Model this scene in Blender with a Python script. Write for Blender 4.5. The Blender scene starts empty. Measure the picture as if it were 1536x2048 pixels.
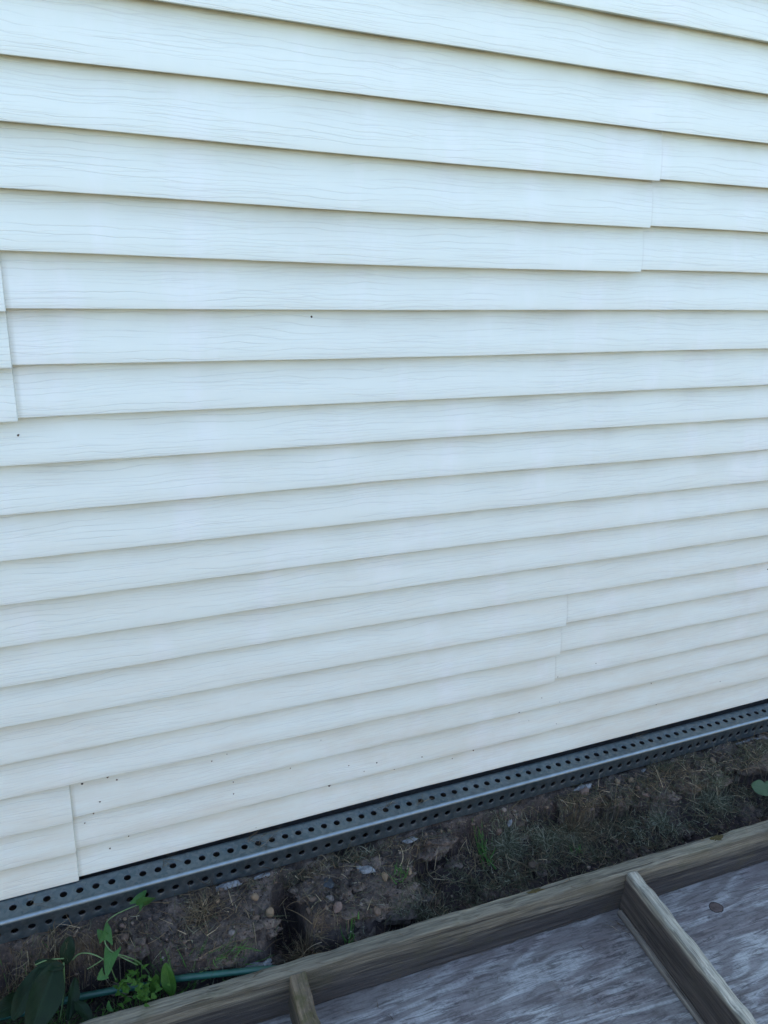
import bpy, bmesh, math, random
from mathutils import Vector, Matrix, Euler, noise as mn
R = math.radians
rnd = random.Random(7)
scene = bpy.context.scene

# ------------------------------------------------------------------ camera
cam_d = bpy.data.cameras.new("camera")
cam = bpy.data.objects.new("camera", cam_d)
scene.collection.objects.link(cam)
cr, cu, cf = (0.913516, -0.398566, 0.081448), (0.09628, 0.406355, 0.908628), (0.395245, 0.822205, -0.409586)
cam.matrix_world = Matrix(((cr[0], cu[0], -cf[0], 0.0), (cr[1], cu[1], -cf[1], -1.1971),
                           (cr[2], cu[2], -cf[2], 1.2999), (0, 0, 0, 1)))
cam_d.sensor_fit = 'VERTICAL'; cam_d.sensor_height = 24; cam_d.lens = 18.72
cam_d.clip_start = 0.02; cam_d.clip_end = 2000
scene.camera = cam

# ------------------------------------------------------------------ light: open shade, the sun stands behind the house
SUN_EL, SUN_AZ = 50, 12         # azimuth measured from +Y (behind the wall) towards +X
w = bpy.data.worlds.new("World"); scene.world = w; w.use_nodes = True
wn = w.node_tree; bg = wn.nodes['Background']
sky = wn.nodes.new('ShaderNodeTexSky'); sky.sky_type = 'NISHITA'; sky.sun_disc = False
sky.sun_elevation = R(SUN_EL); sky.sun_rotation = R(SUN_AZ)
sky.air_density = 1.0; sky.dust_density = 2.5; sky.ozone_density = 0.2
wn.links.new(sky.outputs[0], bg.inputs[0]); bg.inputs[1].default_value = 0.15
sd = bpy.data.lights.new("sun", 'SUN'); sd.energy = 3.5; sd.angle = R(0.5); sd.color = (1, .95, .88)
sun = bpy.data.objects.new("sun", sd); scene.collection.objects.link(sun)
dv = Vector((math.sin(R(SUN_AZ)) * math.cos(R(SUN_EL)), math.cos(R(SUN_AZ)) * math.cos(R(SUN_EL)), math.sin(R(SUN_EL))))
sun.rotation_euler = dv.to_track_quat('Z', 'Y').to_euler()
scene.view_settings.view_transform = 'Standard'; scene.view_settings.look = 'None'
scene.view_settings.exposure = 2.08; scene.view_settings.gamma = 1

# ------------------------------------------------------------------ helpers
def tag(o, label=None, cat=None, group=None, kind=None):
    if label: o['label'] = label
    if cat: o['category'] = cat
    if group: o['group'] = group
    if kind: o['kind'] = kind
    return o
def link(o, parent=None):
    scene.collection.objects.link(o)
    if parent: o.parent = parent
    return o
def empty(name, loc=(0, 0, 0), rot=(0, 0, 0)):
    o = bpy.data.objects.new(name, None); o.location = loc; o.rotation_euler = rot
    o.empty_display_size = .05
    return link(o)
def mesh_obj(name, verts, faces, mats, parent=None, smooth=False, fmat=None, loc=(0, 0, 0)):
    me = bpy.data.meshes.new(name); me.from_pydata([tuple(v) for v in verts], [], faces); me.update()
    for m in (mats if isinstance(mats, (list, tuple)) else [mats]): me.materials.append(m)
    if smooth: me.polygons.foreach_set('use_smooth', [True] * len(me.polygons))
    if fmat: me.polygons.foreach_set('material_index', fmat)
    o = bpy.data.objects.new(name, me); o.location = loc
    return link(o, parent)
def sstep(a, b, x):
    t = min(1, max(0, (x - a) / (b - a))); return t * t * (3 - 2 * t)
def fr(x, y, z, o=4, s=0): return mn.fractal(Vector((x + s, y, z)), 1.0, 2.0, o)
from mathutils.bvhtree import BVHTree
def interp(tab, x):
    if x <= tab[0][0]: return tab[0][1]
    for (a, b), (c, d) in zip(tab, tab[1:]):
        if x <= c: return b + (d - b) * (x - a) / max(c - a, 1e-6)
    return tab[-1][1]

class NT:
    """small node-tree helper"""
    def __init__(s, name):
        s.m = bpy.data.materials.new(name); s.m.use_nodes = True; s.t = s.m.node_tree
        s.b = s.t.nodes['Principled BSDF']
    def n(s, typ, **k):
        o = s.t.nodes.new(typ)
        for a, v in k.items(): setattr(o, a, v)
        return o
    def l(s, a, b): s.t.links.new(a, b)
    def coord(s, scale=(1, 1, 1), src='Object', loc=None):
        tc = s.n('ShaderNodeTexCoord'); mp = s.n('ShaderNodeMapping'); mp.inputs['Scale'].default_value = scale
        s.l(tc.outputs[src], mp.inputs['Vector'])
        if loc is not None: mp.inputs['Location'].default_value = loc
        return mp.outputs[0]
    def noise(s, vec, scale, detail=4, rough=.5, dist=0):
        o = s.n('ShaderNodeTexNoise'); o.inputs['Scale'].default_value = scale; o.inputs['Detail'].default_value = detail
        o.inputs['Roughness'].default_value = rough; o.inputs['Distortion'].default_value = dist
        s.l(vec, o.inputs['Vector']); return o.outputs['Fac']
    def ramp(s, fac, stops, interp='LINEAR'):
        o = s.n('ShaderNodeValToRGB'); o.color_ramp.interpolation = interp
        while len(o.color_ramp.elements) < len(stops): o.color_ramp.elements.new(.5)
        for e, (p, c) in zip(o.color_ramp.elements, stops):
            e.position = p; e.color = (*c, 1) if isinstance(c, tuple) else (c, c, c, 1)
        s.l(fac, o.inputs[0]); return o.outputs[0]
    def mix(s, fac, a, b, mode='MIX'):
        o = s.n('ShaderNodeMix', data_type='RGBA', blend_type=mode)
        for sock, v in ((o.inputs[0], fac), (o.inputs[6], a), (o.inputs[7], b)):
            if isinstance(v, (int, float)): sock.default_value = v
            elif isinstance(v, tuple): sock.default_value = (*v, 1)
            else: s.l(v, sock)
        return o.outputs[2]
    def math(s, op, a, b=0, c=None, clamp=False):
        o = s.n('ShaderNodeMath', operation=op, use_clamp=clamp)
        for i, v in enumerate((a, b, c)):
            if v is None: continue
            if isinstance(v, (int, float)): o.inputs[i].default_value = v
            else: s.l(v, o.inputs[i])
        return o.outputs[0]
    def bump(s, h, strength=.5, dist=.001, prev=None):
        o = s.n('ShaderNodeBump'); o.inputs['Strength'].default_value = strength; o.inputs['Distance'].default_value = dist
        s.l(h, o.inputs['Height'])
        if prev is not None: s.l(prev, o.inputs['Normal'])
        return o.outputs[0]
    def out(s, color=None, rough=None, normal=None, **k):
        for nm, v in (('Base Color', color), ('Roughness', rough), ('Normal', normal)):
            if v is None: continue
            if isinstance(v, (int, float)): s.b.inputs[nm].default_value = v
            elif isinstance(v, tuple): s.b.inputs[nm].default_value = (*v, 1)
            else: s.l(v, s.b.inputs[nm])
        for a, v in k.items(): s.b.inputs[a].default_value = v
        return s.m

# ------------------------------------------------------------------ materials
def mat_vinyl():
    t = NT('vinyl_siding')
    oi = t.n('ShaderNodeObjectInfo')
    tc = t.n('ShaderNodeTexCoord')
    off = t.n('ShaderNodeCombineXYZ'); t.l(t.math('MULTIPLY', oi.outputs['Random'], 37.0), off.inputs[0])
    add = t.n('ShaderNodeVectorMath', operation='ADD'); t.l(tc.outputs['Object'], add.inputs[0]); t.l(off.outputs[0], add.inputs[1])
    def stretched(sx, sz, dx):
        mp = t.n('ShaderNodeMapping'); mp.inputs['Scale'].default_value = (sx, 0, sz); mp.inputs['Location'].default_value = (dx, 0, dx * .7)
        t.l(add.outputs[0], mp.inputs[0]); return mp.outputs[0]
    # embossed wood grain: thin wandering lines along each board
    sx_ = t.n('ShaderNodeSeparateXYZ'); t.l(add.outputs[0], sx_.inputs[0])
    lines = []
    for fz, dx, wd, lo in ((210, 0, .17, .46), (360, 9, .28, .49)):
        wv = t.noise(stretched(5.5, 17, dx), 1.0, 3.2, .5, .1)
        ph = t.math('ADD', t.math('MULTIPLY', sx_.outputs[2], fz), t.math('MULTIPLY', wv, fz * .030))
        tri = t.math('PINGPONG', ph, 1.0)
        ln = t.math('SUBTRACT', 1, t.math('DIVIDE', tri, wd), clamp=True)
        brk = t.noise(stretched(5, 48, dx + 5), 1.0, 2.5)
        lines.append(t.math('MULTIPLY', ln, t.ramp(brk, [(lo - .06, 0.0), (lo + .08, 1.0)])))
    grain = t.math('MAXIMUM', lines[0], t.math('MULTIPLY', lines[1], .7))
    fine = t.noise(stretched(12, 600, 3), 1.0, 3, .6)
    broad = t.noise(stretched(.9, 2.2, 1), 1.0, 4, .6)
    pale_patch = t.noise(stretched(9, 3.0, 2), 1.0, 5, .6)          # paler upright patches at random
    col = t.mix(t.ramp(broad, [(.3, 0.0), (.7, 1.0)]), (.765, .815, .715), (.795, .85, .76))
    col = t.mix(t.math('MULTIPLY', t.ramp(pale_patch, [(.52, 0.0), (.68, 1.0)]), .40), col, (.88, .89, .87))
    dirt = t.noise(stretched(5, 9, 7), 1.0, 6, .65)
    col = t.mix(t.math('MULTIPLY', t.ramp(dirt, [(.5, 0.0), (.75, 1.0)]), .10), col, (.66, .60, .50))
    # splash dirt, patchy, only on the courses near the soil
    sep = t.n('ShaderNodeSeparateXYZ'); t.l(tc.outputs['Object'], sep.inputs[0])
    low = t.math('SUBTRACT', 1, t.math('DIVIDE', sep.outputs[2], .95), clamp=True)
    spl = t.ramp(t.noise(stretched(4, 22, 4), 1.0, 8, .75), [(.40, 0.0), (.66, 1.0)])
    col = t.mix(t.math('MULTIPLY', t.math('MULTIPLY', low, spl), .5), col, (.68, .60, .45))
    col = t.mix(t.math('MULTIPLY', grain, .30), col, (.50, .49, .47))
    gr = t.n('ShaderNodeAttribute', attribute_name='grime_shade')
    gm = t.math('MULTIPLY', gr.outputs['Fac'], t.ramp(dirt, [(.3, .35), (.6, .75)]))  # lap dirt, widened so the colour also carries the lap's shade
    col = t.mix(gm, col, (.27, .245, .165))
    h = t.math('SUBTRACT', t.math('MULTIPLY', fine, .12), grain)
    nrm = t.bump(h, .55, .0006)
    nrm = t.bump(t.noise(stretched(1.2, 5, 12), 1.0, 2), .35, .004, nrm)
    return t.out(col, t.math('ADD', .42, t.math('MULTIPLY', broad, .2)), nrm)
def mat_simple(name, col, rough=.7, metal=0, var=.25, scale=30, bump=.3, bd=.001):
    t = NT(name); v = t.coord()
    nz = t.noise(v, scale, 5, .6)
    c2 = tuple(min(1, x * (1 + var)) for x in col); c1 = tuple(x * (1 - var) for x in col)
    return t.out(t.mix(t.ramp(nz, [(.3, 0.0), (.7, 1.0)]), c1, c2), rough, t.bump(nz, bump, bd), Metallic=metal)
def mat_galv():
    t = NT('galvanised_steel'); v = t.coord()
    vo = t.n('ShaderNodeTexVoronoi'); vo.inputs['Scale'].default_value = 140; t.l(v, vo.inputs['Vector'])
    sep = t.n('ShaderNodeSeparateColor'); t.l(vo.outputs['Color'], sep.inputs[0])
    big = t.noise(v, 9, 5, .65); st = t.noise(t.coord((3, 60, 60)), 1, 4)
    col = t.mix(t.ramp(big, [(.3, 0.0), (.7, 1.0)]), (.075, .125, .155), (.14, .19, .215))
    col = t.mix(t.math('MULTIPLY', sep.outputs[0], .25), col, (.34, .37, .39))
    dust = t.ramp(t.noise(v, 22, 6, .7), [(.5, 0.0), (.72, 1.0)])
    col = t.mix(t.math('MULTIPLY', dust, .45), col, (.09, .08, .07))
    rg = t.math('ADD', .26, t.math('MULTIPLY', st, .2))
    rg = t.math('ADD', rg, t.math('MULTIPLY', dust, .2))
    return t.out(col, rg, t.bump(t.noise(v, 300, 3), .12, .0005), Metallic=.78)
def mat_soil():
    t = NT('soil_and_lawn'); v = t.coord()
    a = t.noise(v, 14, 6, .65); b = t.noise(v, 120, 6, .7); c = t.noise(v, 700, 3, .6)
    dry = t.ramp(a, [(.34, (.034, .030, .027)), (.5, (.088, .076, .066)), (.64, (.165, .142, .122))])
    trench_tone = t.ramp(a, [(.32, (.012, .010, .013)), (.5, (.030, .023, .024)), (.66, (.060, .044, .040))])  # dark trench soil, with the trench's shade put into its colour
    da = t.n('ShaderNodeAttribute', attribute_name='trench_shade')
    col = t.mix(da.outputs['Fac'], dry, trench_tone)
    col = t.mix(.6, col, t.ramp(b, [(.34, (.25, .25, .28)), (.5, (1, 1, 1)), (.68, (2.0, 1.85, 1.7))]), 'MULTIPLY')
    vo = t.n('ShaderNodeTexVoronoi'); vo.inputs['Scale'].default_value = 210; t.l(v, vo.inputs['Vector'])
    grit = t.math('LESS_THAN', vo.outputs['Distance'], .16)
    sel = t.n('ShaderNodeSeparateColor'); t.l(vo.outputs['Color'], sel.inputs[0])
    grit = t.math('MULTIPLY', grit, t.math('GREATER_THAN', sel.outputs[0], .60))
    col = t.mix(t.math('MULTIPLY', grit, .8), col, (.27, .23, .19))
    sep = t.n('ShaderNodeSeparateXYZ'); t.l(v, sep.inputs[0])
    lawn = t.math('MULTIPLY', t.math('LESS_THAN', sep.outputs[1], -2.2), 1.0)
    g = t.ramp(t.noise(v, 3, 8, .7), [(.3, (.035, .06, .018)), (.7, (.09, .12, .04))])
    col = t.mix(lawn, col, g)
    h = t.math('ADD', t.math('MULTIPLY', b, 1.0), t.math('MULTIPLY', c, .25))
    return t.out(col, .95, t.bump(h, 1.0, .009))
def mat_plywood():
    t = NT('weathered_plywood'); v = t.coord((3.0, 20, 1)); v0 = t.coord()
    warp = t.noise(v0, 5, 3)
    a = t.noise(v, 1.6, 8, .68, .5); f = t.noise(t.coord((14, 330, 1)), 1, 4, .6, .3)
    rip = t.noise(t.coord((260, 60, 1)), 1, 3, .6)
    patch = t.noise(v0, 3.4, 5, .6)
    hatch = t.noise(t.coord((18, 120, 1), loc=(3, 1, 0)), 1, 7, .75, .8)
    blot = t.noise(t.coord((4.5, 11, 1), loc=(1, 5, 0)), 1, 7, .68, .6)
    col = t.ramp(blot, [(.32, (.145, .137, .135)), (.44, (.20, .203, .205)), (.51, (.255, .272, .273)), (.7, (.34, .365, .36))])
    col = t.mix(t.ramp(a, [(.38, .35), (.47, 0.0)]), col, (.105, .085, .090))
    col = t.mix(.85, col, t.ramp(hatch, [(.40, (.40, .38, .39)), (.47, (.92, .92, .92)), (.54, (1.40, 1.40, 1.40))]), 'MULTIPLY')
    col = t.mix(.5, col, t.ramp(f, [(.34, (.55, .53, .55)), (.5, (1.0, 1.0, 1.0)), (.7, (1.3, 1.3, 1.3))]), 'MULTIPLY')
    col = t.mix(.3, col, t.ramp(rip, [(.35, (.6, .6, .6)), (.6, (1.1, 1.1, 1.1))]), 'MULTIPLY')
    ck = t.ramp(t.noise(t.coord((7, 420, 1), loc=(9, 2, 0)), 1, 2, .5), [(.27, 1.0), (.31, 0.0)])
    col = t.mix(t.math('MULTIPLY', ck, .7), col, (.02, .016, .016))
    sp = t.n('ShaderNodeSeparateXYZ'); t.l(v0, sp.inputs[0])
    edge = t.math('ADD', t.math('MULTIPLY', t.math('ADD', sp.outputs[1], .11), 9.0), t.math('MULTIPLY', t.math('SUBTRACT', blot, .5), 3.0), clamp=True)
    rg = t.noise(t.coord((1.5, 6.5, 1), loc=(4, 4, 0)), 1, 2.5, .45, .4)
    ring = t.math('PINGPONG', t.math('ADD', t.math('MULTIPLY', rg, 26.0), t.math('MULTIPLY', f, .9)), 1.0)
    col = t.mix(t.math('MULTIPLY', t.ramp(ring, [(.30, 1.0), (.62, 0.0)]), .55), col, (.115, .105, .105))
    grime_shade = t.math('MAXIMUM', t.ramp(t.noise(v0, 9, 6, .7), [(.56, 0.0), (.72, 1.0)]), t.math('MULTIPLY', edge, .9))
    col = t.mix(t.math('MULTIPLY', grime_shade, .5), col, (.065, .055, .042))
    h = t.math('ADD', t.math('ADD', f, t.math('MULTIPLY', a, .8)), t.math('MULTIPLY', rip, .3))
    return t.out(col, .85, t.bump(h, .5, .0012))
def mat_wood(name, top=(.20, .185, .14), low=(.085, .075, .078), axis=0, moss=.3, band=(.35, .75), am=.11):
    """weathered lumber: greyed and olive along the rained-on upper half, darker below"""
    t = NT(name)
    sc = [48, 48, 48]; sc[axis] = 2.0; s2 = [330, 330, 330]; s2[axis] = 11
    v0 = t.coord(); v = t.coord(tuple(sc)); v2 = t.coord(tuple(s2))
    a = t.noise(v, 1, 6, .65, .5); f = t.noise(v2, 1, 4, .65)
    sep = t.n('ShaderNodeSeparateXYZ'); t.l(v0, sep.inputs[0])
    # waterline of the stain, wandering along the board
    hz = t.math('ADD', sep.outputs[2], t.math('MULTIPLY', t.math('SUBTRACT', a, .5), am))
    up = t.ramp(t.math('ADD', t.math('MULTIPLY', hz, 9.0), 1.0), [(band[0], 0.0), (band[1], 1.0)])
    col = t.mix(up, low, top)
    col = t.mix(.75, col, t.ramp(a, [(.30, (.35, .33, .34)), (.48, (.9, .9, .9)), (.70, (1.7, 1.65, 1.6))]), 'MULTIPLY')
    col = t.mix(.6, col, t.ramp(f, [(.36, (.40, .40, .40)), (.5, (1.0, 1.0, 1.0)), (.64, (1.6, 1.6, 1.55))]), 'MULTIPLY')
    ms = t.math('MULTIPLY', t.ramp(t.noise(v0, 16, 6, .65), [(.52, 0.0), (.66, 1.0)]), moss)
    col = t.mix(ms, col, (.075, .075, .025))
    cr_ = t.ramp(t.noise(v2, .35, 2), [(.34, 1.0), (.38, 0.0)])
    col = t.mix(t.math('MULTIPLY', cr_, .6), col, (.02, .017, .015))
    h = t.math('SUBTRACT', t.math('ADD', f, t.math('MULTIPLY', a, 1.2)), t.math('MULTIPLY', cr_, 1.0))
    return t.out(col, .88, t.bump(h, .9, .0026))
def mat_island(name, stops, rough=.75, trans=0):
    t = NT(name); g = t.n('ShaderNodeNewGeometry')
    col = t.ramp(g.outputs['Random Per Island'], stops)
    nz = t.noise(t.coord(), 220, 3)
    col = t.mix(.5, col, t.ramp(nz, [(.3, (.6, .6, .6)), (.7, (1.3, 1.3, 1.3))]), 'MULTIPLY')
    return t.out(col, rough)
def mat_leaf(name, c1, c2, vein):
    t = NT(name); v = t.coord()
    nz = t.noise(v, 45, 5, .6)
    uv = t.n('ShaderNodeUVMap'); sep = t.n('ShaderNodeSeparateXYZ'); t.l(uv.outputs[0], sep.inputs[0])
    mid = t.math('ABSOLUTE', t.math('SUBTRACT', sep.outputs[1], .5))
    side = t.math('PINGPONG', t.math('MULTIPLY', t.math('SUBTRACT', sep.outputs[0], t.math('MULTIPLY', mid, .6)), 7.0), .5)
    vn = t.math('MAXIMUM', t.math('SUBTRACT', 1, t.math('MULTIPLY', mid, 30), clamp=True),
                t.math('MULTIPLY', t.math('SUBTRACT', 1, t.math('MULTIPLY', side, 14), clamp=True), .5))
    col = t.mix(t.ramp(nz, [(.3, 0.0), (.7, 1.0)]), c1, c2)
    col = t.mix(t.math('MULTIPLY', vn, .6), col, vein)
    t.b.inputs['Specular IOR Level'].default_value = .25
    m = t.out(col, .6, t.bump(t.math('SUBTRACT', nz, vn), .5, .001))
    t.b.inputs['Subsurface Weight'].default_value = .0
    return m

M = dict(
    vinyl=mat_vinyl(), galv=mat_galv(), soil=mat_soil(), ply=mat_plywood(),
    speck=mat_simple('dirt_speck', (.09, .065, .045), .8),
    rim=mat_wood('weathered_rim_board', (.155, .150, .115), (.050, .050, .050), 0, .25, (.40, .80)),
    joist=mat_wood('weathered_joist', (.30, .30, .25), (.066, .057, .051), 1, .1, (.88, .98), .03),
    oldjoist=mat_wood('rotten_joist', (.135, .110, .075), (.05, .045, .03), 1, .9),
    batten=mat_wood('weathered_batten', (.24, .23, .20), (.16, .15, .13), 1, .05),
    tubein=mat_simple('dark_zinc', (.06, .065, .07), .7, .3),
    edge_highlight=mat_simple('zinc_edge_highlight', (.235, .30, .33), .45, .92, .18, 40),  # paler corner zinc: the sky highlight put into the colour
    added_cedar=mat_simple('added_fence_cedar', (.30, .235, .15), .8, 0, .25, 6),
    concrete=mat_simple('foundation_concrete', (.13, .13, .125), .9),
    white=mat_simple('white_mortar', (.15, .172, .185), .85, 0, .65, 90, .6, .002),
    hose=mat_simple('green_hose_vinyl', (.018, .085, .065), .38, 0, .3, 20),
    stone=mat_simple('tan_pebble_stone', (.20, .15, .095), .8, 0, .25, 90),
    pink=mat_simple('pinkish_stone', (.15, .11, .09), .85, 0, .3, 90),
    grey=mat_simple('grey_stone', (.15, .14, .13), .85, 0, .3, 90),
    slate=mat_simple('dark_slate_chip', (.022, .034, .046), .55, 0, .3, 60),
    straw=mat_island('dead_grass', [(0, (.04, .03, .018)), (.35, (.10, .075, .042)), (.65, (.20, .155, .09)), (.85, (.11, .11, .06)), (1, (.50, .42, .28))]),
    olive=mat_island('wilted_clippings', [(0, (.025, .032, .016)), (.35, (.05, .062, .03)), (.7, (.085, .095, .055)), (1, (.17, .18, .13))]),
    frost=mat_island('pale_clippings', [(0, (.04, .055, .03)), (.5, (.105, .125, .075)), (1, (.32, .34, .26))]),
    green=mat_island('green_grass', [(0, (.03, .09, .014)), (.5, (.05, .16, .025)), (1, (.09, .21, .04))]),
    crumb=mat_island('soil_crumb', [(0, (.02, .016, .015)), (.5, (.06, .045, .035)), (.92, (.12, .09, .068)), (1, (.24, .20, .16))], .95),
    leafdark=mat_leaf('dark_leaf', (.0015, .012, .003), (.003, .020, .005), (.006, .03, .010)),
    leafmid=mat_leaf('green_leaf', (.022, .075, .008), (.045, .12, .015), (.08, .17, .03)),
    leafvine=mat_leaf('vine_leaf', (.030, .095, .022), (.045, .13, .035), (.09, .18, .06)),
    leafdull=mat_leaf('dull_leaf', (.045, .085, .045), (.06, .11, .055), (.09, .14, .08)),
    stem=mat_simple('vine_stem', (.11, .20, .075), .55, 0, .25, 60),
    soffit=mat_simple('white_soffit', (.75, .75, .72), .5), shingle=mat_simple('roof_shingle', (.07, .07, .07), .9),
    sheath=mat_simple('dark_sheathing', (.05, .045, .04), .9),
    knot=mat_simple('dark_knot', (.085, .068, .062), .8, 0, .35, 120, .6), knotring=mat_simple('knot_ring', (.02, .016, .016), .9),
    mossy=mat_simple('yellow_moss', (.055, .045, .012), .95, 0, .35, 200, .9, .003),
)

# ------------------------------------------------------------------ house
C = 0.0762
OFF = {-1: (2, 2, 2.1), 0: (1.5, 1.9, 1.8), 1: (-2.3, .7, .5), 2: (1.7, -1.6, 1.8), 3: (.5, -2.4, -.4), 4: (.3, -4.0, 0), 5: (0, .3, 2.6), 6: (-1, -2.2, .1),
       7: (-1.4, -1.7, -2.9), 8: (2.6, 2.5, -1.1), 9: (1.8, 2.6, -1.8), 10: (2.1, 1, -4), 11: (1.7, 2.8, -.7), 12: (1.4, 3.5, -.1), 13: (2.2, 4.5, -1.6),
       14: (1.2, 2.6, .1), 15: (0, 1.3, .2), 16: (1.4, 1.8, .8), 17: (-3, 1.9, 1.9), 18: (-3, .3, .7), 19: (.9, 2.4, -1.8)}
def zline(l, x):
    a, b, c = OFF.get(l, (0, 0, 0))
    xs = -.05, .53, 1.35
    if x < xs[1]: t = sstep(xs[0], xs[1], x); v = a + (b - a) * t
    else: t = sstep(xs[1], xs[2], x); v = b + (c - b) * t
    return (19 - l) * C + v * .001 + .0006 * mn.noise(Vector((x * 3.1, l * 7.7, 0)))
house = empty('house', (0, 0, 0))
tag(house, 'house wall clad in off-white wood-grain vinyl clapboard siding', 'house')
XA, XB = -3.2, 5.4
BD = .0205         # depth of each clapboard step
SPECK = [(-0.006, 0.237), (0.069, 0.214), (0.085, 0.206), (0.052, 0.171), (0.096, 0.143), (0.04, 0.136), (0.023, 0.122), (0.096, 0.066), (0.099, 0.059), (-0.084, 0.118), (-0.055, 0.137), (0.025, 0.212), (-0.018, 0.036), (0.26, 0.202), (0.29, 0.209), (0.303, 0.134), (0.348, 0.01), (0.511, 0.061), (0.549, 0.112), (0.584, 0.09), (0.316, 0.063), (0.967, 0.213), (1.024, 0.18), (1.076, 0.159), (1.162, 0.249), (1.055, 0.235), (1.502, 0.071), (1.321, 0.068), (1.407, 0.063), (1.081, 0.093), (1.002, 0.117), (0.964, 0.156), (0.371, 1.328), (-0.016, 0.884), (0.425, 1.053), (1.603, 0.1), (0.809, 0.054), (0.723, 0.091)]
for _ in range(14): SPECK.append((rnd.uniform(-.1, 1.7), abs(rnd.gauss(0, .22)) + .01))
def siding_panel(ltop, x0, x1, seam_end):
    """three clapboard courses moulded in one sheet; lines ltop..ltop+2"""
    V, F, fm = [], [], []; GR = []
    xs = [x0]; x = x0
    if x0 > XA: xs += [x0 + .0245, x0 + .0262, x0 + .029, x0 + .034]; x = xs[-1]
    while x < x1 - .001:
        x = min(x1, x + (.04 if -.4 < x < 2.2 else .3)); xs.append(x)
    prof = [(BD, .0012, 0), (.0016, -.0001, 0), (.0005, .0001, 0), (.0001, .0006, 0), (.0, .0014, 0), (.0, .0030, 0), (.0002, .0080, 0), (BD * .15, .26, 1), (BD * .29, .42, 1), (BD * .50, .62, 1), (BD * .73, .80, 1), (BD * .845, .90, 1), (BD * .93, .955, 1), (BD, 1.0, 1)]
    def pt(l, x, k):
        y, f, rel = prof[k]
        za, zb = zline(l, x), zline(l - 1, x)
        ov = (x - x0) / (x1 - x0) if seam_end else 0
        dy = -.0066 * ov ** 4; dz = -.0030 * ov ** 4 if l >= 0 else 0
        z = za + dz + f if not rel else za + dz + .003 + (zb + .003 - za - .003) * f
        wob = .0011 * mn.noise(Vector((x * 2.3, z * 3.1, 4.0))) + .0006 * mn.noise(Vector((x * 7, l * 3.3, 9)))
        return (x, y + dy + wob, z)
    for l in range(ltop, ltop + 3):
        base = len(V); n = len(prof)
        for x in xs:
            V += [pt(l, x, k) for k in range(n)]
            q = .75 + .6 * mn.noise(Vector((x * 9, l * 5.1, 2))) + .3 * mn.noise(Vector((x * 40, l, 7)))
            if x0 > XA and x <= x0 + .030: GR += [.55 * max(.35, q) if x < x0 + .028 else .35 for k in range(n)]; continue  # seam line: dirt plus overlap shadow put into the colour
            GR += [(1.0 if k in (0, n - 1) else .8 if k == n - 2 else .42 if k == n - 3 else .32 if k == n - 4 else .17 if k == n - 5 else .05 if k == n - 6 else .95 if k == 1 else .6 if k == 2 else .12 if k == 3 else 0) * max(0, q) for k in range(n)]  # caught dirt at the lap, fading down the board as painted shade
        for i in range(len(xs) - 1):
            for k in range(n - 1):
                a = base + i * n + k; F.append((a, a + n, a + n + 1, a + 1)); fm.append(0)
        # turned-back end edge at the seam
        b2 = len(V)
        for k in range(n):
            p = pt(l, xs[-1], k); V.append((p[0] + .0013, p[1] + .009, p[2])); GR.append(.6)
        e = base + (len(xs) - 1) * n
        for k in range(n - 1): F.append((e + k, b2 + k, b2 + k + 1, e + k + 1)); fm.append(0)
    zlo, zhi = (19 - ltop - 2) * C, (20 - ltop) * C
    r2 = random.Random(ltop * 31 + int(x0 * 7))
    for sx, sz in SPECK:
        if x0 < sx < x1 and zlo + .004 < sz < zhi - .004:
            l = 19 - int(sz // C); f = (sz % C) / C
            y = BD * f ** 1.5 * .95 - .0008; s = r2.uniform(.0011, .0023)
            if abs(sx - .511) < .001: s = .0036
            b = len(V); m = 7; V.append((sx, y - .0012, sz)); GR += [0] * (m + 1)
            for k in range(m):
                a = k * 2 * math.pi / m; q = r2.uniform(.7, 1.25)
                V.append((sx + s * math.cos(a) * q, y + .0012, sz + s * math.sin(a) * q * (1.5 if s > .003 else 1)))
            for k in range(m): F.append((b, b + 1 + k, b + 1 + (k + 1) % m)); fm.append(1)
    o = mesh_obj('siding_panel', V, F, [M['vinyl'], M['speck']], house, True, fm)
    o.data.attributes.new('grime_shade', 'FLOAT', 'POINT').data.foreach_set('value', GR)
    o.data.set_sharp_from_angle(angle=R(28)) if hasattr(o.data, 'set_sharp_from_angle') else None
    return o
SEAM = {17: .0026, 14: 1.042, 11: 2.9, 8: -1.25, 5: -.0147, 2: 1.047, -1: 2.5, -4: -.9, -7: .4, -10: 2.0, -13: -.3, -16: 1.1, -19: 2.2, -22: -.5, -25: .9, -28: 2.6, -31: .2, -34: 1.6, -37: -.7, -40: 1.9, -43: .6}
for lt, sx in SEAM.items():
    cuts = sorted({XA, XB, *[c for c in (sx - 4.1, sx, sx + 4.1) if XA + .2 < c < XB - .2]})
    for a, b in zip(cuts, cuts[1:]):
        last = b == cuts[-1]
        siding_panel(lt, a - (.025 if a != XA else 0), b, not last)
def box(name, lo, hi, mat, parent):
    x0, y0, z0 = lo; x1, y1, z1 = hi
    V = [(x, y, z) for x in (x0, x1) for y in (y0, y1) for z in (z0, z1)]
    F = [(0, 1, 3, 2), (4, 6, 7, 5), (0, 4, 5, 1), (2, 3, 7, 6), (0, 2, 6, 4), (1, 5, 7, 3)]
    return mesh_obj(name, V, F, mat, parent)
ZT = (19 + 44) * C
box('wall', (XA, .032, .006), (XB, 6, ZT), M['sheath'], house)
box('foundation', (XA + .01, .034, -.6), (XB - .01, 5.98, .004), M['concrete'], house)
box('soffit', (XA - .3, -.30, ZT + .002), (XB + .3, 6.4, ZT + .02), M['soffit'], house)
box('fascia', (XA - .3, -.325, ZT - .02), (XB + .3, -.302, ZT + .14), M['soffit'], house)
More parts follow.
